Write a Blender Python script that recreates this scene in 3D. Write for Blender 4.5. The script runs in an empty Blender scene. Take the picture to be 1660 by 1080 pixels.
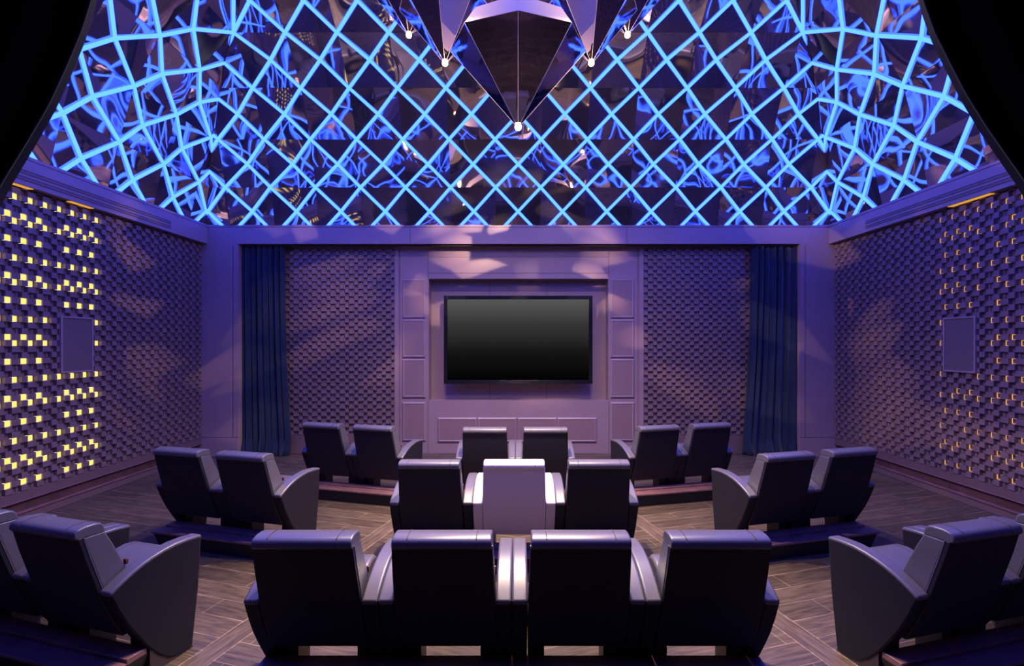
import bpy, bmesh, math, random
from mathutils import Vector, Matrix
random.seed(7)
SC = bpy.context.scene
COL = SC.collection
EYE = 2.12
F = 757.0

# ------------------------------------------------------------------ camera
cd = bpy.data.cameras.new('camera')
cam = bpy.data.objects.new('camera', cd)
COL.objects.link(cam)
cam.location = (0, 0, EYE)
cam.rotation_euler = (math.radians(90), 0, 0)
cd.sensor_width = 36.0
cd.lens = F / 1660.0 * 36.0
cd.shift_x = -10.0 / 1660
cd.shift_y = 16.5 / 1660
cd.clip_start = 0.05
SC.camera = cam
# ------------------------------------------------------------------ world, exposure
w = bpy.data.worlds.new('world'); SC.world = w
w.use_nodes = True
w.node_tree.nodes['Background'].inputs[0].default_value = (0.012, 0.010, 0.02, 1)
w.node_tree.nodes['Background'].inputs[1].default_value = 1.0
SC.view_settings.view_transform = 'Standard'
SC.view_settings.look = 'None'
SC.view_settings.gamma = 1
SC.view_settings.exposure = 0.0
STRIP_COL = (0.0185, 0.064, 1.0)
STRIP_E = 11.0
SPOT_MAIN = 1400.0
SPOT_SIDE = 300.0
BULB_GLOW = 20.0

# ------------------------------------------------------------------ materials
def nt(m):
    m.use_nodes = True
    return m.node_tree
def princ(name, col, rough=0.5, metal=0.0, spec=0.5, coat=0.0, sheen=0.0, bump=None, vary=None):
    m = bpy.data.materials.new(name); t = nt(m); b = t.nodes['Principled BSDF']
    b.inputs['Base Color'].default_value = (*col, 1)
    b.inputs['Roughness'].default_value = rough
    b.inputs['Metallic'].default_value = metal
    b.inputs['Specular IOR Level'].default_value = spec
    b.inputs['Coat Weight'].default_value = coat
    b.inputs['Sheen Weight'].default_value = sheen
    tc = None
    if bump or vary:
        tc = t.nodes.new('ShaderNodeTexCoord')
    if vary:
        sc, amt = vary
        n = t.nodes.new('ShaderNodeTexNoise'); n.inputs['Scale'].default_value = sc; n.inputs['Detail'].default_value = 5
        t.links.new(tc.outputs['Object'], n.inputs['Vector'])
        r = t.nodes.new('ShaderNodeValToRGB')
        r.color_ramp.elements[0].position = 0.3; r.color_ramp.elements[1].position = 0.7
        r.color_ramp.elements[0].color = (*[c * (1 - amt) for c in col], 1)
        r.color_ramp.elements[1].color = (*[min(1, c * (1 + amt)) for c in col], 1)
        t.links.new(n.outputs['Fac'], r.inputs['Fac']); t.links.new(r.outputs['Color'], b.inputs['Base Color'])
    if bump:
        sc, st, dist = bump
        n = t.nodes.new('ShaderNodeTexNoise'); n.inputs['Scale'].default_value = sc; n.inputs['Detail'].default_value = 3
        t.links.new(tc.outputs['Object'], n.inputs['Vector'])
        bp = t.nodes.new('ShaderNodeBump'); bp.inputs['Strength'].default_value = st; bp.inputs['Distance'].default_value = dist
        t.links.new(n.outputs['Fac'], bp.inputs['Height']); t.links.new(bp.outputs['Normal'], b.inputs['Normal'])
    return m
def emis(name, col, e):
    m = bpy.data.materials.new(name); t = nt(m)
    t.nodes.remove(t.nodes['Principled BSDF'])
    n = t.nodes.new('ShaderNodeEmission'); n.inputs[0].default_value = (*col, 1); n.inputs[1].default_value = e
    t.links.new(n.outputs[0], t.nodes['Material Output'].inputs[0])
    return m

M = {}
M['wall'] = princ('mauve_lacquer', (0.30, 0.205, 0.235), 0.38, bump=(60, 0.05, 0.002), vary=(1.5, 0.06))
M['block'] = princ('stained_oak_blocks', (0.19, 0.125, 0.145), 0.42, bump=(90, 0.12, 0.002), vary=(9, 0.10))
M['base'] = princ('dark_mauve_skirting', (0.15, 0.095, 0.105), 0.45)
M['dark'] = princ('dark_recess', (0.012, 0.010, 0.012), 0.7)
M['groove'] = princ('shadow_gap', (0.02, 0.014, 0.018), 0.8)
M['padded'] = princ('mauve_upholstered_panel', (0.24, 0.150, 0.165), 0.45, bump=(150, 0.1, 0.001))
M['leather'] = princ('dark_blue_grey_leather', (0.095, 0.086, 0.118), 0.36, spec=0.6, bump=(260, 0.12, 0.0008), vary=(3, 0.08))
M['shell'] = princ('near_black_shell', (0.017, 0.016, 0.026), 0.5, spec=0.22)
M['panel_side'] = princ('shade_darkened_side_panel', (0.014, 0.013, 0.021), 0.5, spec=0.18)  # colour darkened to stand in for shade on the chair sides
M['white'] = princ('white_leather', (0.72, 0.64, 0.68), 0.42, bump=(260, 0.12, 0.0008))
M['white_shell'] = princ('white_shell', (0.66, 0.56, 0.64), 0.5)
M['seam'] = princ('seam_thread', (0.05, 0.04, 0.06), 0.7)
M['white_seam'] = princ('white_seam_thread', (0.45, 0.38, 0.42), 0.7)
M['tab'] = princ('dark_red_tab', (0.10, 0.02, 0.015), 0.4)
M['foot'] = princ('dark_brown_foot', (0.045, 0.032, 0.035), 0.45)
M['curb'] = princ('brown_lacquered_wood', (0.21, 0.105, 0.11), 0.28, bump=(30, 0.05, 0.001), vary=(6, 0.25))
M['curb_face'] = princ('black_riser', (0.012, 0.010, 0.012), 0.6)
M['curtain'] = princ('navy_velvet', (0.008, 0.018, 0.042), 0.75, spec=0.2, sheen=0.35)
M['drape'] = princ('black_velvet', (0.006, 0.008, 0.011), 0.85, spec=0.12, sheen=0.10)
M['gem'] = princ('smoked_bronze_mirror', (0.50, 0.42, 0.40), 0.03, metal=1.0, bump=(3, 0.06, 0.02))
M['gem_edge'] = princ('bronze_warm_reflection_tint', (0.85, 0.68, 0.50), 0.34, metal=0.35)  # cream tint stands in for warm light reflected on crowns and edges
M['tvframe'] = princ('gloss_black_bezel', (0.008, 0.008, 0.010), 0.2)
M['speaker'] = princ('speaker_cloth', (0.13, 0.09, 0.105), 0.6, bump=(400, 0.2, 0.001))
M['front'] = princ('mauve_front_wall', (0.12, 0.08, 0.09), 0.5)
M['strip'] = emis('blue_led_strip', STRIP_COL, STRIP_E)
M['bulb'] = emis('warm_bulb', (1.0, 0.66, 0.30), 30.0)
M['litblock'] = emis('warm_lit_block', (1.0, 0.78, 0.20), 1.2)
M['litside'] = emis('warm_lit_block_side', (1.0, 0.86, 0.52), 2.6)
M['litedge'] = emis('warm_light_gap', (1.0, 0.50, 0.16), 0.9)
M['cornice_lamp'] = emis('amber_cornice_lamp', (1.0, 0.48, 0.08), 0.75)

def mirror_mat():
    m = bpy.data.materials.new('smoked_mirror'); t = nt(m); b = t.nodes['Principled BSDF']
    b.inputs['Base Color'].default_value = (0.52, 0.45, 0.47, 1)
    b.inputs['Metallic'].default_value = 0.95
    b.inputs['Roughness'].default_value = 0.03
    tc = t.nodes.new('ShaderNodeTexCoord')
    n = t.nodes.new('ShaderNodeTexNoise'); n.inputs['Scale'].default_value = 1.3; n.inputs['Detail'].default_value = 0.4
    t.links.new(tc.outputs['Object'], n.inputs['Vector'])
    bp = t.nodes.new('ShaderNodeBump'); bp.inputs['Strength'].default_value = 0.55; bp.inputs['Distance'].default_value = 0.075
    t.links.new(n.outputs['Fac'], bp.inputs['Height']); t.links.new(bp.outputs['Normal'], b.inputs['Normal'])
    return m
M['mirror'] = mirror_mat()

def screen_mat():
    m = bpy.data.materials.new('television_grey_ramp'); t = nt(m)
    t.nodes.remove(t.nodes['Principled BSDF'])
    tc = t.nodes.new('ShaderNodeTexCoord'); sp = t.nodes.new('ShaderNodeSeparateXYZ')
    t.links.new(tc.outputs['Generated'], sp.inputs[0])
    r = t.nodes.new('ShaderNodeValToRGB'); e = r.color_ramp.elements  # emission ramp, black at the bottom to grey at the top
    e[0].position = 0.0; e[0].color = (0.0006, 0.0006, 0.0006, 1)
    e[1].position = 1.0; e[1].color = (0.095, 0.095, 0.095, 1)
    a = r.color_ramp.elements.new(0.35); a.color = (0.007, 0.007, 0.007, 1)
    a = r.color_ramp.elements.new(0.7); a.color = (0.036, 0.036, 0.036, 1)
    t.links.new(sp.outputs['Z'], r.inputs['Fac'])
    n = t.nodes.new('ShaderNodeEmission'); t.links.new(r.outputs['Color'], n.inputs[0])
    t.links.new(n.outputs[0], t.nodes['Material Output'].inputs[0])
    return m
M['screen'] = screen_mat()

def floor_mat():
    m = bpy.data.materials.new('smoked_oak_planks'); t = nt(m); b = t.nodes['Principled BSDF']
    L = t.links.new
    def math_(op, a, c=None, d=None):
        n = t.nodes.new('ShaderNodeMath'); n.operation = op
        for i, v in enumerate((a, c, d)):
            if v is None: continue
            if isinstance(v, (int, float)): n.inputs[i].default_value = v
            else: L(v, n.inputs[i])
        return n.outputs[0]
    g = t.nodes.new('ShaderNodeTexCoord'); sp = t.nodes.new('ShaderNodeSeparateXYZ'); L(g.outputs['Object'], sp.inputs[0])
    ax = math_('ABSOLUTE', sp.outputs['X']); y = sp.outputs['Y']
    a = math.radians(15.5)
    along = math_('ADD', math_('MULTIPLY', ax, math.cos(a)), math_('MULTIPLY', y, math.sin(a)))
    acr = math_('SUBTRACT', math_('MULTIPLY', y, math.cos(a)), math_('MULTIPLY', ax, math.sin(a)))
    # a border board runs across the planks where 'along' is near 2.88
    band = math_('COMPARE', along, 2.88, 0.085)
    edge = math_('MULTIPLY', math_('COMPARE', along, 2.88, 0.091), math_('SUBTRACT', 1.0, band))
    cv = t.nodes.new('ShaderNodeCombineXYZ'); L(along, cv.inputs[0]); L(acr, cv.inputs[1])
    br = t.nodes.new('ShaderNodeTexBrick')
    L(cv.outputs[0], br.inputs['Vector'])
    br.inputs['Scale'].default_value = 1.0
    br.inputs['Brick Width'].default_value = 1.35; br.inputs['Row Height'].default_value = 0.205
    br.inputs['Mortar Size'].default_value = 0.0028; br.inputs['Mortar Smooth'].default_value = 0.2
    br.inputs['Color1'].default_value = (0.095, 0.068, 0.047, 1); br.inputs['Color2'].default_value = (0.058, 0.042, 0.031, 1)
    br.inputs['Mortar'].default_value = (0.26, 0.19, 0.13, 1)
    # grain
    cg = t.nodes.new('ShaderNodeCombineXYZ')
    L(math_('MULTIPLY', along, 2.2), cg.inputs[0]); L(math_('MULTIPLY', acr, 26.0), cg.inputs[1])
    ng = t.nodes.new('ShaderNodeTexNoise'); ng.inputs['Scale'].default_value = 1.6; ng.inputs['Detail'].default_value = 6; ng.inputs['Distortion'].default_value = 1.0
    L(cg.outputs[0], ng.inputs['Vector'])
    cg2 = t.nodes.new('ShaderNodeCombineXYZ')
    L(math_('MULTIPLY', along, 26.0), cg2.inputs[0]); L(math_('MULTIPLY', acr, 2.2), cg2.inputs[1])
    ng2 = t.nodes.new('ShaderNodeTexNoise'); ng2.inputs['Scale'].default_value = 1.6; ng2.inputs['Detail'].default_value = 6; ng2.inputs['Distortion'].default_value = 1.0
    L(cg2.outputs[0], ng2.inputs['Vector'])
    mixg = t.nodes.new('ShaderNodeMix'); L(band, mixg.inputs[0]); L(ng.outputs['Fac'], mixg.inputs[2]); L(ng2.outputs['Fac'], mixg.inputs[3])
    gr = t.nodes.new('ShaderNodeMapRange'); gr.inputs[1].default_value = 0.35; gr.inputs[2].default_value = 0.7
    gr.inputs[3].default_value = 0.65; gr.inputs[4].default_value = 1.6
    L(mixg.outputs[0], gr.inputs[0])
    m1 = t.nodes.new('ShaderNodeMix'); m1.data_type = 'RGBA'; L(band, m1.inputs[0]); L(br.outputs['Color'], m1.inputs[6]); m1.inputs[7].default_value = (0.105, 0.075, 0.054, 1)
    m2 = t.nodes.new('ShaderNodeMix'); m2.data_type = 'RGBA'; L(edge, m2.inputs[0]); L(m1.outputs[2], m2.inputs[6]); m2.inputs[7].default_value = (0.30, 0.22, 0.15, 1)
    m3 = t.nodes.new('ShaderNodeVectorMath'); m3.operation = 'SCALE'; L(m2.outputs[2], m3.inputs[0]); L(gr.outputs[0], m3.inputs['Scale'])
    L(m3.outputs[0], b.inputs['Base Color'])
    b.inputs['Roughness'].default_value = 0.36
    b.inputs['Specular IOR Level'].default_value = 0.45
    bp = t.nodes.new('ShaderNodeBump'); bp.inputs['Strength'].default_value = 0.12; bp.inputs['Distance'].default_value = 0.003
    L(mixg.outputs[0], bp.inputs['Height']); L(bp.outputs['Normal'], b.inputs['Normal'])
    return m
M['floor'] = floor_mat()

# ------------------------------------------------------------------ helpers
def obj(name, bm, mat, parent=None, bevel=0.0, seg=2, smooth=False, kind=None, loc=None, mats=None):
    me = bpy.data.meshes.new(name)
    bmesh.ops.recalc_face_normals(bm, faces=bm.faces)
    bm.to_mesh(me); bm.free()
    o = bpy.data.objects.new(name, me); COL.objects.link(o)
    for mm in (mats or [mat]): me.materials.append(M[mm])
    if parent is not None: o.parent = parent
    if loc is not None: o.location = loc
    if bevel:
        md = o.modifiers.new('bevel', 'BEVEL'); md.width = bevel; md.segments = seg; md.limit_method = 'ANGLE'; md.angle_limit = math.radians(35)
    if smooth or bevel:
        for p in me.polygons: p.use_smooth = True
        try: me.set_sharp_from_angle(angle=math.radians(38))
        except Exception: pass
    if kind: o['kind'] = kind
    return o
def box(bm, x0, x1, y0, y1, z0, z1):
    vs = [bm.verts.new(p) for p in ((x0,y0,z0),(x1,y0,z0),(x1,y1,z0),(x0,y1,z0),(x0,y0,z1),(x1,y0,z1),(x1,y1,z1),(x0,y1,z1))]
    for f in ((0,3,2,1),(4,5,6,7),(0,1,5,4),(1,2,6,5),(2,3,7,6),(3,0,4,7)):
        bm.faces.new([vs[i] for i in f])
    return vs
def prism(bm, prof, x0, x1, wfun=None):
    """closed (y,z) outline extruded along x"""
    n = len(prof)
    a = []; b = []
    for (y, z) in prof:
        k = wfun(z) if wfun else 1.0
        a.append(bm.verts.new((x0 * k, y, z))); b.append(bm.verts.new((x1 * k, y, z)))
    for i in range(n):
        j = (i + 1) % n
        bm.faces.new((a[i], a[j], b[j], b[i]))
    bm.faces.new(a[::-1]); bm.faces.new(b)
def tube(bm, pts, r, seg=8):
    pts = [Vector(p) for p in pts]; rings = []
    for i, p in enumerate(pts):
        d = (pts[min(i+1, len(pts)-1)] - pts[max(i-1, 0)]).normalized()
        up = Vector((0,0,1)) if abs(d.z) < 0.9 else Vector((1,0,0))
        s = d.cross(up).normalized(); u = s.cross(d)
        rings.append([bm.verts.new(p + r*(math.cos(t)*s + math.sin(t)*u)) for t in [2*math.pi*k/seg for k in range(seg)]])
    for i in range(len(rings)-1):
        for k in range(seg):
            bm.faces.new((rings[i][k], rings[i][(k+1)%seg], rings[i+1][(k+1)%seg], rings[i+1][k]))
    bm.faces.new(rings[0][::-1]); bm.faces.new(rings[-1])
def empty(name, label=None, cat=None, loc=(0,0,0), rz=0.0, group=None, kind=None):
    o = bpy.data.objects.new(name, None); COL.objects.link(o)
    o.location = loc; o.rotation_euler = (0,0,rz)
    tag(o, label, cat, group, kind); return o
def tag(o, label=None, cat=None, group=None, kind=None):
    if label: o['label'] = label
    if cat: o['category'] = cat
    if group: o['group'] = group
    if kind: o['kind'] = kind
    return o
def dup(root, parent=None):
    r = root.copy(); COL.objects.link(r); r.parent = parent
    for ch in list(root.children): dup(ch, r)
    return r

# ------------------------------------------------------------------ room numbers
XW = 5.95            # side wall planes
ZP = 8.72            # front of pillars and lintel
ZB = 9.00            # back wall inside the curtained bay
YF = 1.25            # front wall (beside the curtained opening)
H0 = EYE - 1.767     # bottom of the block cladding
SB = 0.0718          # block size
PER = 0.1772         # period of the block columns
HSOF = 3.975         # cornice underside
HDOM = 4.33          # foot of the mirrored dome

def B(name, boxes, mat, parent=None, bevel=0.0, kind='structure', seg=2):
    bm = bmesh.new()
    for b_ in boxes: box(bm, *b_)
    return obj(name, bm, mat, parent, bevel=bevel, seg=seg, kind=(kind if parent is None else None))

# floor
B('floor', [(-6.4, 6.4, -1.8, 9.4, -0.15, 0.0)], 'floor')

# ------------------------------------------------------------------ block cladding
ROW0 = 3.843         # height of the centre of row 0
NCOL = [('A', 0.0, SB), ('B', SB, SB), ('C', 2*SB, PER - 2*SB)]
def relief(c, r):
    # recessed cells: A on even rows, B on odd rows
    if c == 'A': return 0.006 if r % 2 == 0 else 0.050
    if c == 'B': return 0.006 if r % 2 else 0.054
    return 0.012 if r % 2 == 0 else 0.042
def cladding(name, length, h0, h1, parent, mapf, hole=None, phase=0.0, order='ABC'):
    """blocks on a wall; u runs along the wall, mapf(u, depth, h) -> xyz"""
    bm = bmesh.new()
    rtop = math.ceil((ROW0 - h1) / SB - 0.5); rbot = math.floor((ROW0 - h0) / SB + 0.5)
    n0 = int(math.floor(-phase / PER)) - 1
    n1 = int(math.ceil((length - phase) / PER)) + 1
    for n in range(n0, n1):
        for (c, du, wd) in (NCOL if order == 'ABC' else [('B', 0.0, SB), ('A', SB, SB), ('C', 2*SB, PER - 2*SB)]):
            u0 = max(0, n*PER + du + phase); u1 = min(length, n*PER + du + wd + phase)
            if u1 - u0 < 0.004: continue
            for r in range(rtop, rbot + 1):
                z1 = min(h1, ROW0 - (r - 0.5) * SB); z0 = max(h0, ROW0 - (r + 0.5) * SB)
                if z1 - z0 < 0.004: continue
                if hole and u0 < hole[1] and u1 > hole[0] and z0 < hole[3] and z1 > hole[2]:
                    if u0 > hole[0]-0.03 and u1 < hole[1]+0.03 and z0 > hole[2]-0.03 and z1 < hole[3]+0.03: continue
                d = relief(c, r)
                d += random.uniform(-0.002, 0.002)
                g = 0.0012
                P = [mapf(u, dd, z) for dd in (0, d) for (u, z) in ((u0+g, z0+g), (u1-g, z0+g), (u1-g, z1-g), (u0+g, z1-g))]
                v = [bm.verts.new(p) for p in P]
                bm.faces.new(v[4:8])
                for i in range(4):
                    j = (i+1) % 4
                    bm.faces.new((v[i], v[j], v[4+j], v[4+i]))
    return obj(name, bm, 'block', parent)

def side_wall(side):
    s = -1 if side == 'left' else 1
    x = s * XW
    xo = s * (XW + 0.2)
    wall = B('wall_' + side, [(min(x, xo), max(x, xo), YF - 0.4, ZB + 0.3, 0.0, HDOM + 0.3)], 'groove')
    ln = ZP - YF
    # u runs from the far pillar towards the viewer
    # right-hand lit column (A) centre at y = 6.54
    uA = ZP - 6.54
    phase = (uA - SB * 0.5) % PER
    if s < 0: mp = lambda u, d, z: (x + d, ZP - u, z)
    else: mp = lambda u, d, z: (x - d, ZP - u, z)
    # B lies on the viewer's side of the A column of the same period -> mirror the cell order
    hole = (ZP - 6.47, ZP - 6.01, 1.73, 2.47)
    cl = cladding('block_cladding', ln, H0, HSOF - 0.01, wall, mp, hole, phase)
    # lit cells
    litA = [j for j in range(0, 50) if j % 10 in (0, 4)]
    litB = [j for j in range(0, 50) if j % 10 in (3, 7)]
    cells = []
    for n in range(0, 10):
        for (c, lst) in (('A', litA), ('B', litB)):
            if c == 'B' and n == 3: continue
            base = uA + n * PER - SB/2
            if c == 'B': base += SB
            for j in lst:
                z0 = ROW0 - (j + 0.5) * SB
                if z0 < H0 or z0 + SB > HSOF - 0.02: continue
                if c == 'B' and n == 0: pass
                if hole[0] - 0.06 < base + SB/2 < hole[1] + 0.02 and hole[2] - 0.03 < z0 + SB/2 < hole[3] + 0.03: continue
                if s > 0 and random.random() < 0.12: continue
                cells.append((base, z0))
    def cell_bm(bm, base, z0):
        u0, u1 = base + 0.003, base + SB - 0.003
        z0 += 0.003; z1 = z0 + SB - 0.006
        if s < 0:
            d = 0.034
            P = [mp(u, dd, z) for dd in (0.002, d) for (u, z) in ((u0, z0), (u1, z0), (u1, z1), (u0, z1))]
            v = [bm.verts.new(p) for p in P]
            bm.faces.new(v[4:8])
            for i in range(4):
                f_ = bm.faces.new((v[i], v[(i+1)%4], v[4+(i+1)%4], v[4+i])); f_.material_index = 1
        else:
            # only a thin gap round the block glows
            t_ = 0.0045; d = 0.012
            for (a, b_, c_, e_) in ((u0, u0+t_, z0, z1), (u1-t_, u1, z0, z1), (u0, u1, z0, z0+t_), (u0, u1, z1-t_, z1)):
                P = [mp(u, dd, z) for dd in (0.002, d) for (u, z) in ((a, c_), (b_, c_), (b_, e_), (a, e_))]
                v = [bm.verts.new(p) for p in P]
                bm.faces.new(v[4:8])
                for i in range(4): bm.faces.new((v[i], v[(i+1)%4], v[4+(i+1)%4], v[4+i]))
    # nearest to what the photo shows: those beyond y = 5.25 are in view
    vis = sorted([c for c in cells if ZP - c[0] > 5.25], key=lambda c: c[0], reverse=True)
    nm = 'lit_block' if s < 0 else 'light_gap'
    mt = 'litblock' if s < 0 else 'litedge'
    for (b0, z0) in vis[:100]:
        bm = bmesh.new(); cell_bm(bm, b0, z0); o = obj(nm, bm, mt, wall, mats=[mt, 'litside'] if s < 0 else None)
    rest = vis[100:] + [c for c in cells if ZP - c[0] <= 5.25]
    if rest:
        bm = bmesh.new()
        for c in rest: cell_bm(bm, *c)
        o = obj(nm + 's', bm, mt, wall, mats=[mt, 'litside'] if s < 0 else None); o['kind'] = 'stuff'
    # skirting with vent strip
    def bx(d0, d1, y0, y1, z0, z1):
        xa, xb = x - s*d0, x - s*d1
        return (min(xa, xb), max(xa, xb), y0, y1, z0, z1)
    sk = B('baseboard_' + side, [bx(0, 0.045, YF, ZP, 0.245, H0), bx(0, 0.060, YF, ZP, 0.0, 0.105)], 'base', None, 0.006)
    B('ledge', [bx(0, 0.075, YF, ZP, 0.100, 0.122), bx(0, 0.058, YF, ZP, 0.236, 0.250)], 'curb', sk, 0.005)
    B('grille', [bx(0.0, 0.022, YF, ZP, 0.132 + 0.017*i, 0.138 + 0.017*i) for i in range(6)], 'curb', sk)
    # cornice
    co = B('trim_' + ('1' if s < 0 else '2'), [bx(-0.1, 0.15, YF, ZP, HSOF, 4.285), bx(-0.1, 0.155, YF, ZP, 4.291, HDOM)], 'wall')
    B('shadow_gap', [bx(0.0, 0.142, YF, ZP, 4.28, 4.30)], 'groove', co)
    sl = []
    for zc in (4.150, 4.118, 4.072, 4.040):
        sl.append(bx(0.1, 0.1508, YF, 7.8, zc - 0.006, zc + 0.006))
    B('vent_slot', sl, 'groove', co)
    B('vent_lip', [bx(0.1, 0.158, YF, 7.8, zc - 0.010, zc - 0.006) for zc in (4.150, 4.118, 4.072, 4.040)], 'wall', co)
    spots = [(6.10, 6.42), (5.35, 5.62)] if s < 0 else [(5.78, 6.02), (6.03, 6.34)]
    for (a, b_) in spots:
        B('cornice_lamp', [bx(0.05, 0.12, a, b_, HSOF - 0.006, HSOF + 0.002)], 'cornice_lamp', co)
    return wall
side_wall('left'); side_wall('right')

# ------------------------------------------------------------------ back wall
wb = B('wall_back', [(-XW-0.2, XW+0.2, ZB+0.27, ZB+0.42, 0, HDOM+0.3),
                     (-XW, -2.3, ZB, ZB+0.27, 0, HDOM), (2.3, XW, ZB, ZB+0.27, 0, HDOM)], 'wall')
def pxb(x, z=ZB): return (x - 840) / F * z
def pyb(y, z=ZB): return EYE + (556.5 - y) / F * z
# wall body round the television niche
nx0, nx1, ny0, ny1 = pxb(695), pxb(986), pyb(650), pyb(452)
body = B('niche_surround', [(-2.3, nx0, ZB, ZB+0.27, 0, HDOM), (nx1, 2.3, ZB, ZB+0.27, 0, HDOM),
                         (nx0, nx1, ZB, ZB+0.27, ny1, HDOM), (nx0, nx1, ZB, ZB+0.27, 0, ny0)], 'wall', wb)
# shadow joints on the back wall
j = []
def vline(x, y0, y1, w_=0.006): j.append((pxb(x)-w_/2, pxb(x)+w_/2, ZB-0.003, ZB+0.01, pyb(y1), pyb(y0)))
def hline(x0, x1, y, w_=0.006): j.append((pxb(x0), pxb(x1), ZB-0.003, ZB+0.01, pyb(y)-w_/2, pyb(y)+w_/2))
vline(648, 400, 735); vline(1034, 400, 735); vline(694, 404, 452); vline(987, 404, 452); vline(694, 650, 735); vline(987, 650, 735)
hline(694, 987, 443); hline(694, 987, 417, 0.004); hline(460, 640, 713); hline(1043, 1225, 713); vline(496, 705, 735); vline(1165, 705, 735)
B('joint', j, 'groove', wb)
j = [(pxb(a, ZB+0.27)-0.003, pxb(a, ZB+0.27)+0.003, ZB+0.266, ZB+0.28, ny0, ny1) for a in (794, 886)]
B('niche_joint', j, 'groove', wb)
# raised trims beside the block fields
B('pilaster', [(pxb(640), pxb(646.5), ZB-0.03, ZB, 0, pyb(400)), (pxb(1036), pxb(1043), ZB-0.03, ZB, 0, pyb(400))], 'wall', wb, 0.004)
# block fields
def mb(x0): return lambda u, d, z: (x0 + u, ZB - d, z)
cl = cladding('block_cladding', pxb(640)-pxb(440), H0, pyb(404), wb, mb(pxb(440)), None, 0.02, 'BAC')
cl = cladding('block_cladding', pxb(1240)-pxb(1043), H0, pyb(404), wb, mb(pxb(1043)), None, 0.0, 'BAC')
B('baseboard_back', [(-5.2, pxb(640), ZB-0.05, ZB, 0, H0-0.004), (pxb(1043), 5.2, ZB-0.05, ZB, 0, H0-0.004)], 'base', None, 0.005)
# upholstered framed panels (each one its own part)
def framed(x0, x1, y0, y1, nm='wall_panel'):
    a, b_, c, d = pxb(x0), pxb(x1), pyb(y1), pyb(y0)
    bm = bmesh.new()
    fr, dp = 0.026, 0.035
    yb_ = ZB
    o_ = [(a, c), (b_, c), (b_, d), (a, d)]
    i_ = [(a+fr, c+fr), (b_-fr, c+fr), (b_-fr, d-fr), (a+fr, d-fr)]
    i2 = [(a+fr*1.6, c+fr*1.6), (b_-fr*1.6, c+fr*1.6), (b_-fr*1.6, d-fr*1.6), (a+fr*1.6, d-fr*1.6)]
    v0 = [bm.verts.new((p[0], yb_, p[1])) for p in o_]
    v1 = [bm.verts.new((p[0], yb_-dp*0.5, p[1])) for p in o_]
    v2 = [bm.verts.new((p[0], yb_-dp, p[1])) for p in i_]
    v3 = [bm.verts.new((p[0], yb_-dp*0.75, p[1])) for p in i2]
    for A_, B_ in ((v0, v1), (v1, v2), (v2, v3)):
        for i in range(4): bm.faces.new((A_[i], A_[(i+1)%4], B_[(i+1)%4], B_[i]))
    o1 = obj(nm, bm, 'wall', wb)
    bm = bmesh.new(); bm.faces.new([bm.verts.new((p[0], yb_-dp*0.75, p[1])) for p in i2]); bm.faces.new([bm.verts.new((p[0], yb_-0.001, p[1])) for p in i2][::-1])
    obj('cushion', bm, 'padded', o1)
for (x0, x1) in ((652.4, 690), (989.5, 1028)):
    for (y0, y1) in ((452.8, 516), (518, 580), (582, 645), (652, 715)):
        framed(x0, x1, y0, y1)
for (x0, x1) in ((709.7, 773.6), (774.2, 838), (838.6, 902.6), (903.2, 967)):
    framed(x0, x1, 677, 717)
# pillars and lintel
for s, nm in ((-1, 'trim_3'), (1, 'trim_4')):
    xi = -5.23 if s < 0 else 5.265
    x0, x1 = sorted((xi, s * XW))
    p = B(nm, [(x0, x1, ZP, ZB, 0, HSOF)], 'wall')
    xa, xb_ = sorted((xi - (-s) * 0.0, xi + s * 0.09))
    B('joint', [(xi + s*0.095 - 0.003, xi + s*0.095 + 0.003, ZP-0.003, ZP+0.01, 0.36, HSOF-0.02),
                (x0, x1, ZP-0.003, ZP+0.01, 0.354, 0.362)], 'groove', p)
    B('skirting', [(x0, x1, ZP-0.012, ZP, 0, 0.35)], 'wall', p, 0.004)
lt = B('trim_5', [(-XW, XW, ZP, ZB+0.05, HSOF, 4.285), (-XW, XW, ZP-0.006, ZB+0.05, 4.291, HDOM)], 'wall')
B('joint', [(-5.8, 5.8, ZP+0.006, ZP+0.02, 4.28, 4.296)] + [((a-840)/F*ZP-0.003, (a-840)/F*ZP+0.003, ZP-0.002, ZP+0.01, HSOF, 4.285) for a in (665, 1016)], 'groove', lt)
B('curtain_track', [(-5.2, 5.2, ZP+0.06, ZP+0.10, HSOF-0.03, HSOF)], 'dark', lt)

# front wall behind the viewer, with the curtained opening the viewer looks through
wf = B('wall_front', [(-XW-0.2, -2.0, YF-0.4, YF-0.2, 0, HDOM+0.3), (2.0, XW+0.2, YF-0.4, YF-0.2, 0, HDOM+0.3),
                      (-2.0, 2.0, YF-0.4, YF-0.2, 3.75, HDOM+0.3), (-3.2, 3.2, -1.8, -1.7, 0, 4.0),
                      (-3.3, -3.2, -1.8, YF-0.4, 0, 4.0), (3.2, 3.3, -1.8, YF-0.4, 0, 4.0), (-3.3, 3.3, -1.8, YF-0.4, 4.0, 4.1),
                      (-XW-.2, XW+.2, YF-0.22, YF, HSOF, HDOM)], 'front')

cladding('block_cladding', XW-2.0, H0, HSOF-0.01, wf, lambda u, d, z: (-2.0 - u, YF-0.2 + d, z), None, 0.0)
cladding('block_cladding', XW-2.0, H0, HSOF-0.01, wf, lambda u, d, z: (2.0 + u, YF-0.2 + d, z), None, 0.0)
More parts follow.
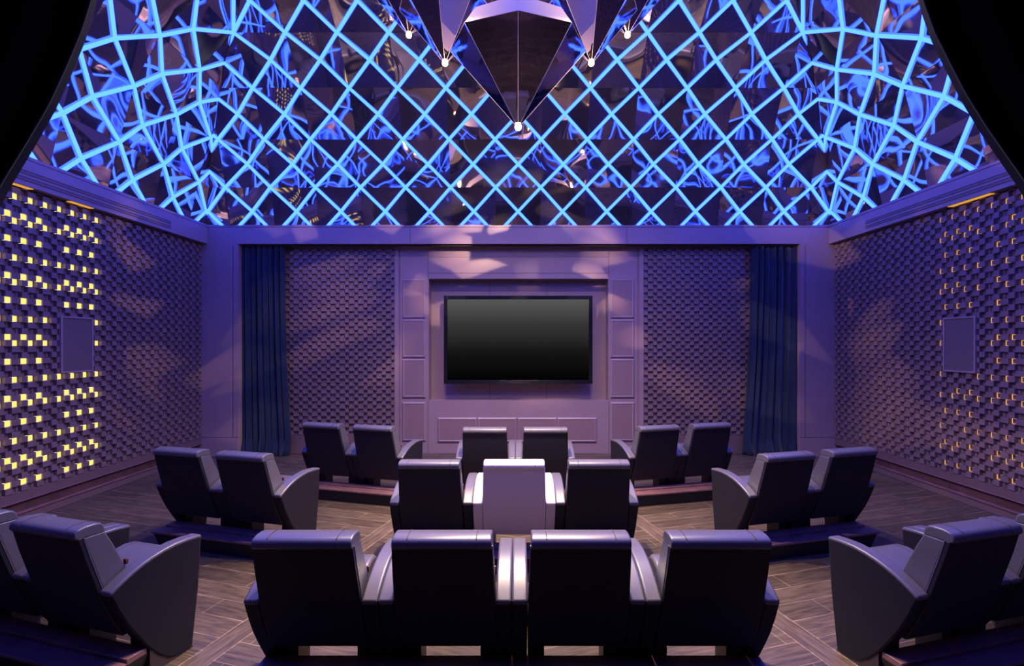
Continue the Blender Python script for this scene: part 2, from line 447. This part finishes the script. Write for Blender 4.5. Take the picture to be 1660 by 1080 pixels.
# ------------------------------------------------------------------ mirrored dome
S = (HDOM - EYE) / 2.68
PROF = [(-0.02, 2.46), (0.20, 3.461), (0.45, 4.42), (0.90, 5.29), (1.55, 6.01), (2.33, 6.60), (3.22, 7.03), (4.17, 7.28)]
HX = 5.82 / S
DEP = 0.12
def dome_face(idx):
    # returns (origin mapping, s-range)
    if idx == 'back':  mp = lambda s, i, yv: Vector((s*S, ZP - i*S, EYE + yv*S))
    if idx == 'front': mp = lambda s, i, yv: Vector((s*S, YF - 0.2 + i*S, EYE + yv*S))
    if idx == 'left':  mp = lambda s, i, yv: Vector((-5.82 + i*S, ZP - (HX - s)*S, EYE + yv*S))
    if idx == 'right': mp = lambda s, i, yv: Vector((5.82 - i*S, ZP - (HX - s)*S, EYE + yv*S))
    return mp
CX0, CX1, CY0, CY1 = -5.82, 5.82, YF - 0.2, ZP
def cut(bm, idx):
    planes = {'back': [((CX0, CY1), (1, 1)), ((CX1, CY1), (-1, 1))],
              'front': [((CX0, CY0), (1, -1)), ((CX1, CY0), (-1, -1))],
              'left': [((CX0, CY1), (-1, -1)), ((CX0, CY0), (-1, 1))],
              'right': [((CX1, CY1), (1, -1)), ((CX1, CY0), (1, 1))]}[idx]
    for (c, n) in planes:
        no = Vector((n[0], n[1], 0)).normalized()
        bmesh.ops.bisect_plane(bm, geom=bm.verts[:]+bm.edges[:]+bm.faces[:], plane_co=(c[0], c[1], 0), plane_no=-no, clear_outer=True)
    bmesh.ops.bisect_plane(bm, geom=bm.verts[:]+bm.edges[:]+bm.faces[:], plane_co=(0, 0, HDOM-0.01), plane_no=(0, 0, -1), clear_outer=True)
def bar(bm, p, q, nrm, wd, th):
    d = (q - p).normalized(); sd = d.cross(nrm).normalized() * wd / 2
    up = sd.cross(d).normalized()
    if up.dot(nrm) < 0: up = -up
    p = p - d*0.006; q = q + d*0.006
    v = [bm.verts.new(a) for a in (p-sd-up*th, p+sd-up*th, q+sd-up*th, q-sd-up*th, p-sd+up*th, p+sd+up*th, q+sd+up*th, q-sd+up*th)]
    for f in ((0,3,2,1),(4,5,6,7),(0,1,5,4),(1,2,6,5),(2,3,7,6),(3,0,4,7)): bm.faces.new([v[i] for i in f])
for k, idx in enumerate(('back', 'left', 'right', 'front')):
    mp = dome_face(idx)
    bm = bmesh.new(); lines = {}
    centre = Vector((0, (CY0+CY1)/2, 3.0))
    rng = range(-8, 9)
    for m in range(len(PROF)-1):
        (i0, y0), (i1, y1) = PROF[m], PROF[m+1]
        a, b_ = mp(0, i0, y0), mp(0, i1, y1); tt = b_ - a
        sdir = (mp(1, i0, y0) - mp(0, i0, y0)).normalized()
        nn = tt.cross(sdir).normalized()
        if nn.dot(centre - a) < 0: nn = -nn
        for n in rng:
            c = [mp(n-0.5, i0, y0), mp(n+0.5, i0, y0), mp(n+0.5, i1, y1), mp(n-0.5, i1, y1)]
            if max(p.x for p in c) < CX0-0.1 or min(p.x for p in c) > CX1+0.1 or max(p.y for p in c) < CY0-0.1 or min(p.y for p in c) > CY1+0.1: continue
            ap = (c[0]+c[1]+c[2]+c[3]) / 4 - nn * (DEP if idx in ('back', 'front') else 0.14) * S * (1 if m > 0 else 0.6)
            # the four mirror triangles, each very slightly out of true
            for q in range(4):
                cc = [c[q], c[(q+1)%4], ap]
                jit = [Vector([random.uniform(-0.006, 0.006) for _ in range(3)]) for _ in range(3)]
                vs = [bm.verts.new(p + jj) for p, jj in zip(cc, jit)]
                bm.faces.new(vs)
            for q, p in enumerate(c):
                fam = 0 if q in (0, 2) else 1
                key = (fam, n - m if fam == 0 else n + m)
                lines.setdefault(key, []).append((p, ap, nn))
    # backing behind the mirrors
    cut(bm, idx)
    ce = obj('ceiling', bm, 'mirror', kind='structure')
    allbm = bmesh.new() if idx == 'front' else None
    for key, segs in lines.items():
        lb = allbm if allbm is not None else bmesh.new()
        for (p, q, nn) in segs:
            bar(lb, p + nn*0.016, q + nn*0.020, nn, 0.048, 0.006)
        if allbm is None:
            cut(lb, idx)
            if len(lb.faces) == 0: lb.free(); continue
            obj('light_strip', lb, 'strip', ce)
    if allbm is not None:
        cut(allbm, idx); o = obj('light_strips', allbm, 'strip', ce); o['kind'] = 'stuff'
i7, y7 = PROF[-1]
B('ceiling', [(CX0+i7*S-0.3, CX1-i7*S+0.3, CY0+i7*S-0.3, CY1-i7*S+0.3, EYE+y7*S-0.01, EYE+y7*S+0.1)], 'mirror')
CEILZ = EYE + y7*S - 0.01

# ------------------------------------------------------------------ chandelier
def gem(parent, cx, cy, tip, ring, R, crown, Rc, power, cone=118, colr=(1.0, 0.75, 0.58)):
    def hz(k):
        return {0: -0.09, 1: -0.06, 2: -0.02, 3: -0.02, 4: -0.02, 5: -0.02, 6: -0.02, 7: -0.06}[k] * (R/0.62)
    bm = bmesh.new()
    ang = [(-math.pi/2 + 2*math.pi*k/8) for k in range(8)]   # k=0 faces the viewer
    rg = [bm.verts.new((cx + R*math.cos(a), cy + R*math.sin(a), ring + hz(k))) for k, a in enumerate(ang)]
    tr = 0.035
    tp = [bm.verts.new((cx + tr*math.cos(a), cy + tr*math.sin(a), tip + 0.03)) for a in ang]
    for k in range(8):
        bm.faces.new((tp[k], tp[(k+1)%8], rg[(k+1)%8], rg[k]))
    bm.faces.new(tp[::-1])
    g = obj('crystal', bm, 'gem', parent)
    bm = bmesh.new()
    rg = [bm.verts.new((cx + R*math.cos(a), cy + R*math.sin(a), ring + hz(k))) for k, a in enumerate(ang)]
    cr = [bm.verts.new((cx + Rc*math.cos(a), cy + Rc*math.sin(a), crown)) for a in ang]
    for k in range(8): bm.faces.new((rg[k], rg[(k+1)%8], cr[(k+1)%8], cr[k]))
    bm.faces.new(cr)
    obj('crown', bm, 'gem_edge', g)
    bm = bmesh.new(); tube(bm, [(cx, cy, crown), (cx, cy, CEILZ)], 0.02, 8)
    obj('rod', bm, 'gem_edge', g)
    bm = bmesh.new(); bmesh.ops.create_uvsphere(bm, u_segments=16, v_segments=10, radius=0.034)
    bmesh.ops.translate(bm, verts=bm.verts, vec=(cx, cy, tip))
    obj('bulb', bm, 'bulb', g, smooth=True)
    ld = bpy.data.lights.new('spot', 'SPOT'); ld.energy = power; ld.color = colr
    ld.spot_size = math.radians(cone); ld.spot_blend = 0.7; ld.shadow_soft_size = 0.05
    lo = bpy.data.objects.new('lamp_beam', ld); COL.objects.link(lo); lo.location = (cx, cy, tip - 0.05); lo.parent = parent
    if cone > 100:
        pd = bpy.data.lights.new('bulb_glow', 'POINT'); pd.energy = BULB_GLOW; pd.color = (1.0, 0.72, 0.45); pd.shadow_soft_size = 0.04
        po = bpy.data.objects.new('bulb_glow', pd); COL.objects.link(po); po.location = (cx, cy, tip - 0.09); po.parent = parent
    for k in range(8):  # added thin tubes imitating highlights along the facet edges
        bm = bmesh.new(); a0 = ang[k]; a1 = ang[(k+1) % 8]
        tube(bm, [(cx + tr*math.cos(a0), cy + tr*math.sin(a0), tip+0.03), (cx + R*math.cos(a0), cy + R*math.sin(a0), ring + hz(k)), (cx + R*math.cos(a1), cy + R*math.sin(a1), ring + hz((k+1) % 8))], 0.0026, 6)
        obj('edge_highlight', bm, 'gem_edge', g)
ch = empty('chandelier', 'mirrored bronze faceted crystal chandelier with glowing tips hanging from the dome', 'chandelier')
gem(ch, 0.0, 4.60, 4.25, 5.02, 0.67, 5.15, 0.55, SPOT_MAIN, 88, (1.0, 0.74, 0.46))
for s in (-1, 1):
    gem(ch, s*0.83, 5.30, 5.30, 5.92, 0.52, 6.08, 0.42, SPOT_SIDE, 130)
    gem(ch, s*1.37, 5.85, 5.98, 6.55, 0.50, 6.70, 0.40, SPOT_SIDE, 130)
    gem(ch, s*0.83, 3.90, 5.30, 5.92, 0.50, 6.08, 0.40, SPOT_SIDE, 130)

# added patterned spots throw warm shards, standing in for facet reflections
def shard_beam(loc, tgt, cone, power, sc, thr, seed):
    ld = bpy.data.lights.new('added_shard_spot', 'SPOT'); ld.energy = power; ld.color = (1.0, 0.68, 0.42)
    ld.spot_size = math.radians(cone); ld.spot_blend = 0.35; ld.shadow_soft_size = 0.03
    ld.use_nodes = True; t = ld.node_tree; L = t.links.new
    e = t.nodes['Emission']
    tc = t.nodes.new('ShaderNodeTexCoord')
    mp_ = t.nodes.new('ShaderNodeMapping'); mp_.inputs['Location'].default_value = (seed, seed*0.7, seed*1.3)
    mp_.inputs['Scale'].default_value = (0.8, 1.5, 1.0)
    L(tc.outputs['Normal'], mp_.inputs['Vector'])
    n = t.nodes.new('ShaderNodeTexNoise'); n.inputs['Scale'].default_value = 2.0; n.inputs['Detail'].default_value = 1.0
    L(mp_.outputs[0], n.inputs['Vector'])
    ad = t.nodes.new('ShaderNodeVectorMath'); ad.operation = 'ADD'; L(mp_.outputs[0], ad.inputs[0])
    scn = t.nodes.new('ShaderNodeVectorMath'); scn.operation = 'SCALE'; scn.inputs['Scale'].default_value = 0.35
    L(n.outputs['Color'], scn.inputs[0]); L(scn.outputs[0], ad.inputs[1])
    v = t.nodes.new('ShaderNodeTexVoronoi'); v.inputs['Scale'].default_value = sc; v.inputs['Randomness'].default_value = 1.0
    L(ad.outputs[0], v.inputs['Vector'])
    sp = t.nodes.new('ShaderNodeSeparateColor'); L(v.outputs['Color'], sp.inputs[0])
    r = t.nodes.new('ShaderNodeMapRange'); r.inputs[1].default_value = thr; r.inputs[2].default_value = thr + 0.06
    L(sp.outputs[0], r.inputs[0])
    fall = t.nodes.new('ShaderNodeMapRange'); fall.inputs[1].default_value = 0.9; fall.inputs[2].default_value = 0.1; fall.inputs[3].default_value = 0.12; fall.inputs[4].default_value = 1.0
    L(v.outputs['Distance'], fall.inputs[0])
    mu = t.nodes.new('ShaderNodeMath'); mu.operation = 'MULTIPLY'; L(r.outputs[0], mu.inputs[0]); L(fall.outputs[0], mu.inputs[1])
    L(mu.outputs[0], e.inputs['Strength'])
    o = bpy.data.objects.new('added_shard_spot', ld); COL.objects.link(o); o.location = loc; o.parent = ch
    o.rotation_euler = (Vector(tgt) - Vector(loc)).to_track_quat('-Z', 'Y').to_euler()
shard_beam((0, 5.35, 4.75), (0, 9, 3.6), 62, 1100, 6.5, 0.62, 3.1)
shard_beam((-0.7, 5.2, 5.1), (-4.6, 9, 3.0), 60, 650, 7.5, 0.74, 8.4)
shard_beam((0.7, 5.2, 5.1), (4.6, 9, 3.0), 60, 650, 7.5, 0.74, 5.7)
shard_beam((0.8, 4.6, 5.0), (5.95, 7.0, 3.0), 60, 650, 7.0, 0.72, 1.9)
shard_beam((-0.8, 4.6, 5.0), (-5.95, 7.3, 3.2), 50, 650, 7.0, 0.78, 6.3)

# ------------------------------------------------------------------ television
tv = empty('television', 'large black flat television with grey to black screen in the wall niche', 'television', ((pxb(719)+pxb(961))/2, ZB+0.0, pyb(551)))
tw, th = (pxb(960.5)-pxb(719.2))/2*0.993, (pyb(479.5)-pyb(622.7))/2*0.993
zt = -0.06
bm = bmesh.new(); fb = 0.072
box(bm, -tw, -tw+fb, zt, zt+0.08, -th, th); box(bm, tw-fb, tw, zt, zt+0.08, -th, th)
box(bm, -tw+fb, tw-fb, zt, zt+0.08, th-fb, th); box(bm, -tw+fb, tw-fb, zt, zt+0.08, -th, -th+fb)
obj('bezel', bm, 'tvframe', tv, bevel=0.004)
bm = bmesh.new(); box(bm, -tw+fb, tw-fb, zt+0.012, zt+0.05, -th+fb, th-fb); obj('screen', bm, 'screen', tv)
bm = bmesh.new(); box(bm, -tw+0.03, tw-0.03, zt+0.07, zt+0.12, -th+0.03, th-0.03); box(bm, -0.3, 0.3, zt+0.12, 0.27, -0.25, 0.25); obj('wall_mount', bm, 'dark', tv)

# ------------------------------------------------------------------ wall speakers
for s in (-1, 1):
    bm = bmesh.new()
    x0, x1 = sorted((s*XW, s*(XW-0.062)))
    box(bm, x0, x1, 6.01, 6.47, 1.73, 2.47)
    o = empty('wall_speaker', ('framed mauve wall speaker set among the glowing blocks of the left wall' if s < 0 else
              'framed mauve wall speaker set in the dark block wall on the right'), 'speaker', (s*XW, 6.24, 1.73))
    bm2 = bmesh.new()
    y0, y1, z0, z1, t_ = -0.23, 0.23, 0.0, 0.74, 0.022
    xa, xb_ = sorted((0.0, -s*0.070))
    for (a, b_, c, d) in ((y0, y0+t_, z0, z1), (y1-t_, y1, z0, z1), (y0+t_, y1-t_, z0, z0+t_), (y0+t_, y1-t_, z1-t_, z1)): box(bm2, xa, xb_, a, b_, c, d)
    obj('frame', bm2, 'wall', o, bevel=0.004)
    bm.free(); bm = bmesh.new(); xa, xb_ = sorted((0.0, -s*0.058)); box(bm, xa, xb_, y0+t_, y1-t_, z0+t_, z1-t_)
    obj('speaker_cloth', bm, 'speaker', o)

# ------------------------------------------------------------------ navy curtains
def curtain(name, x0t, x1t, x0b, x1b, y, ztop, label, folds, amp, mat, seed, curve=None, zbot=0.0, nseg=40, puddle=True):
    rnd = random.Random(seed)
    bm = bmesh.new(); N = folds*10; rows = []
    ph = [rnd.uniform(0, 6.28) for _ in range(4)]
    for k in range(nseg+1):
        t = k / nseg; z = ztop + (zbot - ztop) * t
        e = curve(t) if curve else t**2.2
        row = []
        for i in range(N+1):
            u = i / N
            x0 = x0t + (x0b - x0t) * e; x1 = x1t + (x1b - x1t) * e
            uu = u + 0.012*math.sin(5*u*6.28 + ph[0]) + 0.010*t*math.sin(3*u*6.28 + ph[1] + 2*t)
            x = x0 + (x1 - x0) * uu
            a = amp * (0.75 + 0.35*math.sin(2.3*u*6.28 + ph[2]))
            yy = y + a * math.sin(2*math.pi*folds*u + 0.8*math.sin(4*u + ph[3]) + 0.4*t) + (0.25*a*math.sin(2*math.pi*folds*2.1*u + 3*t))
            if puddle and t > 0.93:
                yy -= (t-0.93)/0.07 * 0.10 * (0.6+0.4*math.sin(9*u+ph[0]))
                x += (t-0.93)/0.07 * 0.05 * math.sin(12*u)
            row.append(bm.verts.new((x, yy, z)))
        rows.append(row)
    for a, b_ in zip(rows, rows[1:]):
        for i in range(N): bm.faces.new((a[i], a[i+1], b_[i+1], b_[i]))
    o = obj(name, bm, mat, smooth=True)
    md = o.modifiers.new('thickness', 'SOLIDIFY'); md.thickness = 0.006
    tag(o, label, 'curtain'); return o
curtain('curtain', -5.215, -4.42, -5.20, -4.28, 8.83, HSOF-0.03, 'floor-length navy velvet curtain by the left pillar of the screen wall', 7, 0.045, 'curtain', 3, zbot=0.008)
curtain('curtain', 4.40, 5.25, 4.22, 5.24, 8.83, HSOF-0.03, 'floor-length navy velvet curtain by the right pillar of the screen wall', 7, 0.045, 'curtain', 5, zbot=0.008)

# black drapes drawn aside, close to the viewer
def drape(s, label, outline, seed):
    yd = 1.30; rnd = random.Random(seed)
    pts = [((x - 840)/F*yd, EYE + (556.5 - y)/F*yd) for x, y in outline]
    # extend above the frame to the header and down to the tie-back
    pts = [(pts[0][0] - s*0.16, 3.70)] + pts
    bm = bmesh.new(); rows = []
    folds = 7; N = 80; xo = s * 2.35
    # resample by height
    K = 60; zt_, zb_ = 3.70, 2.05
    def edge(z):
        for (a, b_) in zip(pts, pts[1:]):
            if b_[1] <= z <= a[1]:
                f_ = (a[1]-z) / max(1e-6, a[1]-b_[1]); return a[0] + (b_[0]-a[0])*f_
        a, b_ = pts[-2], pts[-1]
        return b_[0] + (b_[0]-a[0]) * (b_[1]-z)/max(1e-6, (a[1]-b_[1])) * 0.85
    for k in range(K+1):
        z = zt_ + (zb_-zt_)*k/K; xi = edge(z); row = []
        t = k/K
        for i in range(N+1):
            u = i/N
            x = xi + (xo - xi)*u
            yy = yd + 0.035*math.sin(2*math.pi*folds*u + 0.6*t + 0.7*math.sin(5*u)) + 0.012*math.sin(2*math.pi*17*u) - 0.06*u*t
            if u < 0.02: yy = yd
            row.append(bm.verts.new((x, yy, z)))
        rows.append(row)
    for a, b_ in zip(rows, rows[1:]):
        for i in range(N): bm.faces.new((a[i], a[i+1], b_[i+1], b_[i]))
    o = empty('stage_drape', label, 'curtain', (0, 0, 0))
    c = obj('swag', bm, 'drape', o, smooth=True)
    md = c.modifiers.new('thickness', 'SOLIDIFY'); md.thickness = 0.008; md.offset = 0
    # tail hanging below the tie-back, out of frame
    bm = bmesh.new(); rows = []
    for k in range(21):
        z = 2.05 * (1 - k/20) ; row = []
        for i in range(41):
            u = i/40
            xi2 = edge(2.05); x = (xi2 + (xo - xi2)*u)
            x = x if k == 0 else s*(2.05 + 0.3*u) + (x - s*(2.05+0.3*u))*max(0, 1-k/6)
            row.append(bm.verts.new((x, yd-0.03 + 0.03*math.sin(2*math.pi*6*u), z)))
        rows.append(row)
    for a, b_ in zip(rows, rows[1:]):
        for i in range(40): bm.faces.new((a[i], a[i+1], b_[i+1], b_[i]))
    obj('tail', bm, 'drape', o, smooth=True)
    bm = bmesh.new(); box(bm, min(s*0.9, s*2.5), max(s*0.9, s*2.5), yd-0.05, yd+0.05, 3.70, 3.74); box(bm, min(s*0.9, s*2.5), max(s*0.9, s*2.5), YF-0.2, yd-0.05, 3.71, 3.74)
    obj('header_rail', bm, 'dark', o)
drape(-1, 'black drape swept aside at the upper left of the view', [(152, -20), (147, 0), (132, 48), (106, 110), (78, 170), (44, 228), (12, 280), (0, 300)], 1)
drape(1, 'black drape swept aside at the upper right of the view', [(1492, -20), (1497, 0), (1515, 50), (1540, 100), (1567, 152), (1600, 205), (1640, 262), (1660, 290)], 2)

# ------------------------------------------------------------------ cinema chairs
AW = 0.090; HW = 0.383
def arm_profile():
    top = [(0.0, 0.635), (0.06, 0.672), (0.125, 0.705), (0.19, 0.730), (0.25, 0.747), (0.32, 0.760), (0.40, 0.768), (0.49, 0.765), (0.588, 0.754)]
    bot = [(0.565, 0.40), (0.52, 0.012), (0.43, 0.012), (0.36, 0.035), (0.29, 0.095), (0.219, 0.190), (0.15, 0.305), (0.097, 0.400), (0.045, 0.515)]
    return top + bot
def make_chair(kind):
    lea, shell, seam, side = ('leather', 'shell', 'seam', 'panel_side') if kind == 'dark' else ('white', 'white_shell', 'white_seam', 'white_shell')
    t = empty('cinema_chair', None, 'chair')
    for s in (-1, 1):
        x0, x1 = sorted((s*HW, s*(HW-AW)))
        prof = arm_profile()
        bm = bmesh.new(); prism(bm, [(y, z) for y, z in prof], x0, x1)
        a = obj('armrest', bm, side, t, bevel=0.010, seg=2)
        # leather pad along the top
        top = prof[:9]
        low = [(y + 0.004, z - 0.020) for y, z in top][::-1]
        bm = bmesh.new(); prism(bm, [(y - 0.003*(i == 0), z + 0.010) for i, (y, z) in enumerate(top)] + low, x0 - 0.0005, x1 + 0.0005)
        obj('arm_pad', bm, lea, a, bevel=0.012, seg=3)
        # plinth below the curved edge
        pl = [(0.235, 0.0), (0.53, 0.0), (0.525, 0.014), (0.43, 0.014), (0.36, 0.037), (0.29, 0.097), (0.236, 0.168)]
        bm = bmesh.new(); prism(bm, pl, x0 + 0.008, x1 - 0.008)
        obj('plinth', bm, 'foot' if kind == 'dark' else 'white_shell', a)
    IN = HW - AW - 0.003
    wf_ = lambda z: 1.0 if z < 0.62 else 1.0 - (z-0.62)*0.11
    # rear shell
    rear = [(-0.100, 0.992), (-0.068, 0.86), (-0.035, 0.745), (0.0, 0.62), (0.038, 0.52), (0.082, 0.41), (0.135, 0.298)]
    fwd = [(y + 0.030, z) for y, z in rear][::-1]
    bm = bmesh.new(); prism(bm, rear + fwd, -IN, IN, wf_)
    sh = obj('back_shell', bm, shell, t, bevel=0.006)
    # back cushion, wedge-shaped from the side
    rb = [(-0.068, 0.985), (-0.036, 0.86), (-0.003, 0.745), (0.032, 0.62), (0.072, 0.52), (0.10, 0.46)]
    fr = [(0.235, 0.46), (0.225, 0.55), (0.185, 0.66), (0.140, 0.77), (0.085, 0.90), (0.045, 0.985)]
    bm = bmesh.new(); prism(bm, rb + fr, -IN+0.004, IN-0.004, wf_)
    cu = obj('back_cushion', bm, lea, t, bevel=0.009, seg=3)
    # rolled top
    roll = [(-0.108, 0.985), (-0.117, 1.003), (-0.115, 1.026), (-0.100, 1.043), (-0.06, 1.052), (-0.01, 1.051), (0.022, 1.044), (0.038, 1.028), (0.046, 1.000), (0.050, 0.980)]
    wt = IN * (1 - 0.38*0.11) - 0.002
    bm = bmesh.new(); prism(bm, roll, -wt, wt)
    hr = obj('head_roll', bm, lea, t, bevel=0.010, seg=3)
    for sx in (-1, 1):
        bm = bmesh.new(); tube(bm, [(sx*(wt-0.085), y*1.0, z + 0.0015) for y, z in roll[1:8]], 0.0022, 6)
        obj('seam', bm, seam, hr)
    # piping down the shell edges
    for sx in (-1, 1):
        bm = bmesh.new(); tube(bm, [(sx*(IN*wf_(z)-0.001), y + 0.030, z) for y, z in rear[:4]], 0.0045, 6)
        obj('piping', bm, lea, sh)
    # seat
    st = [(0.135, 0.30), (0.54, 0.29), (0.575, 0.33), (0.58, 0.46), (0.16, 0.47)]
    bm = bmesh.new(); prism(bm, st, -IN+0.002, IN-0.002)
    se = obj('seat', bm, lea, t, bevel=0.012, seg=3)
    cz = [(0.20, 0.472), (0.56, 0.462), (0.592, 0.50), (0.600, 0.57), (0.585, 0.635), (0.545, 0.668), (0.48, 0.676), (0.38, 0.660), (0.24, 0.60)]
    bm = bmesh.new(); prism(bm, cz, -0.212, 0.212)
    sc = obj('seat_cushion', bm, lea, t, bevel=0.022, seg=3)
    for sx in (-1, 1):
        bm = bmesh.new(); tube(bm, [(sx*0.150, y, z + 0.001) for y, z in cz[2:9]], 0.0022, 6)
        obj('seam', bm, seam, sc)
    for s in (-1, 1):
        bm = bmesh.new(); x0, x1 = sorted((s*(IN-0.004), s*(IN-0.105))); box(bm, x0, x1, 0.25, 0.42, 0.0, 0.30)
        obj('foot', bm, 'foot' if kind == 'dark' else 'white_shell', t, bevel=0.003)
    if kind == 'dark':
        bm = bmesh.new(); box(bm, IN*0.96-0.012, IN*0.96+0.010, 0.150, 0.168, 0.735, 0.770)
        obj('pull_tab', bm, 'tab', t, bevel=0.003)
    return t
proto = make_chair('dark'); white = make_chair('white')
used = [False]
def put(x, y, rz, label, group, white_=False):
    if white_: o = white
    elif not used[0]: used[0] = True; o = proto
    else: o = dup(proto)
    o.location = (x, y, 0); o.rotation_euler = (0, 0, rz)
    o['label'] = label; o['group'] = group; o['category'] = 'chair'
    return o
MOD = 0.769
def riser(cx, cy, rz, n, label):
    """low footboard behind a group of n chairs"""
    hw = n*MOD/2
    o = empty('seating_riser', label, 'step', (cx, cy, 0), rz, 'low dark risers behind the chair groups')
    bm = bmesh.new(); prism(bm, [(0.0, 0.0), (0.225, 0.0), (0.225, 0.150), (-0.03, 0.150)], -hw+0.06, hw-0.06)
    # taper of the ends towards the floor
    for v in bm.verts:
        if v.co.z > 0.1: v.co.x += 0.045 if v.co.x > 0 else -0.045
    obj('riser_face', bm, 'curb_face', o)
    bm = bmesh.new(); prism(bm, [(-0.045, 0.150), (0.090, 0.150), (0.090, 0.172), (-0.045, 0.172)], -hw+0.0, hw-0.0)
    obj('rear_board', bm, 'curb', o, bevel=0.003)
    bm = bmesh.new(); prism(bm, [(0.100, 0.150), (0.220, 0.150), (0.220, 0.188), (0.100, 0.188)], -hw+0.015, hw-0.015)
    obj('front_board', bm, 'curb', o, bevel=0.003)
    bm = bmesh.new(); box(bm, -hw+0.02, hw-0.02, 0.088, 0.102, 0.150, 0.160)
    obj('shadow_gap', bm, 'dark', o)
XC = -0.037
# centre rows
names_a = ['leftmost of the four in the nearest centre row', 'second from the left in the nearest centre row', 'third from the left in the nearest centre row', 'rightmost of the four in the nearest centre row']
for i in range(4):
    put(XC + (i-1.5)*MOD, 2.67, 0, 'dark leather cinema chair seen from behind, ' + names_a[i], 'chairs of the nearest centre row')
riser(XC, 2.67, 0, 4, 'dark brown low riser behind the nearest row of four chairs')
put(XC - MOD, 4.307, 0, 'dark leather cinema chair on the left side of the white chair', 'chairs of the middle centre row')
put(XC, 4.307, 0, 'white leather cinema chair between two dark ones in the middle row', 'chairs of the middle centre row', True)
put(XC + MOD, 4.307, 0, 'dark leather cinema chair on the right side of the white chair', 'chairs of the middle centre row')
riser(XC, 4.307, 0, 3, 'dark brown low riser behind the white chair and its two dark neighbours')
put(XC - MOD/2, 5.98, 0, 'dark leather cinema chair, left one of the centre pair nearest the television', 'chairs of the front centre pair')
put(XC + MOD/2, 5.98, 0, 'dark leather cinema chair, right one of the centre pair nearest the television', 'chairs of the front centre pair')
riser(XC, 5.98, 0, 2, 'dark brown low riser behind the centre pair nearest the television')
# side groups: outer rear corner of the aisle chair, turned towards the screen
def side_group(s, x, y, deg, n, where, chairs):
    a = math.radians(deg)
    fwd = Vector((-s*math.sin(a), math.cos(a)))          # facing direction
    out = Vector((s*math.cos(a), math.sin(a)))           # away from the aisle
    rz = s * a
    for i in range(n):
        c = Vector((x, y)) + out * (MOD/2 + i*MOD)
        put(c.x, c.y, rz, 'dark leather cinema chair, ' + chairs[i], 'chairs of the ' + where)
    c = Vector((x, y)) + out * (n*MOD/2)
    riser(c.x, c.y, rz, n, 'dark brown low riser behind the ' + where)
side_group(-1, -2.40, 2.748, 15.2, 3, 'nearest left group', ['aisle seat of the nearest left group showing its side', 'second from the aisle in the nearest left group', 'outermost of the nearest left group'])
side_group(-1, -2.296, 4.515, 13.6, 2, 'middle left pair', ['aisle seat of the middle left pair', 'wall-side seat of the middle left pair'])
side_group(-1, -1.488, 6.02, 14.4, 2, 'far left pair', ['aisle seat of the far left pair ', 'wall-side seat of the far left pair near the navy curtain'])
side_group(1, 2.319, 2.711, 14.2, 3, 'nearest right group', ['aisle seat of the nearest right group showing its side', 'second from the aisle in the nearest right group', 'outermost of the nearest right group'])
side_group(1, 2.232, 4.50, 13.8, 2, 'middle right pair', ['aisle seat of the middle right pair', 'wall-side seat of the middle right pair'])
side_group(1, 1.431, 6.02, 13.0, 2, 'far right pair', ['aisle seat of the far right pair ', 'wall-side seat of the far right pair near the navy curtain'])
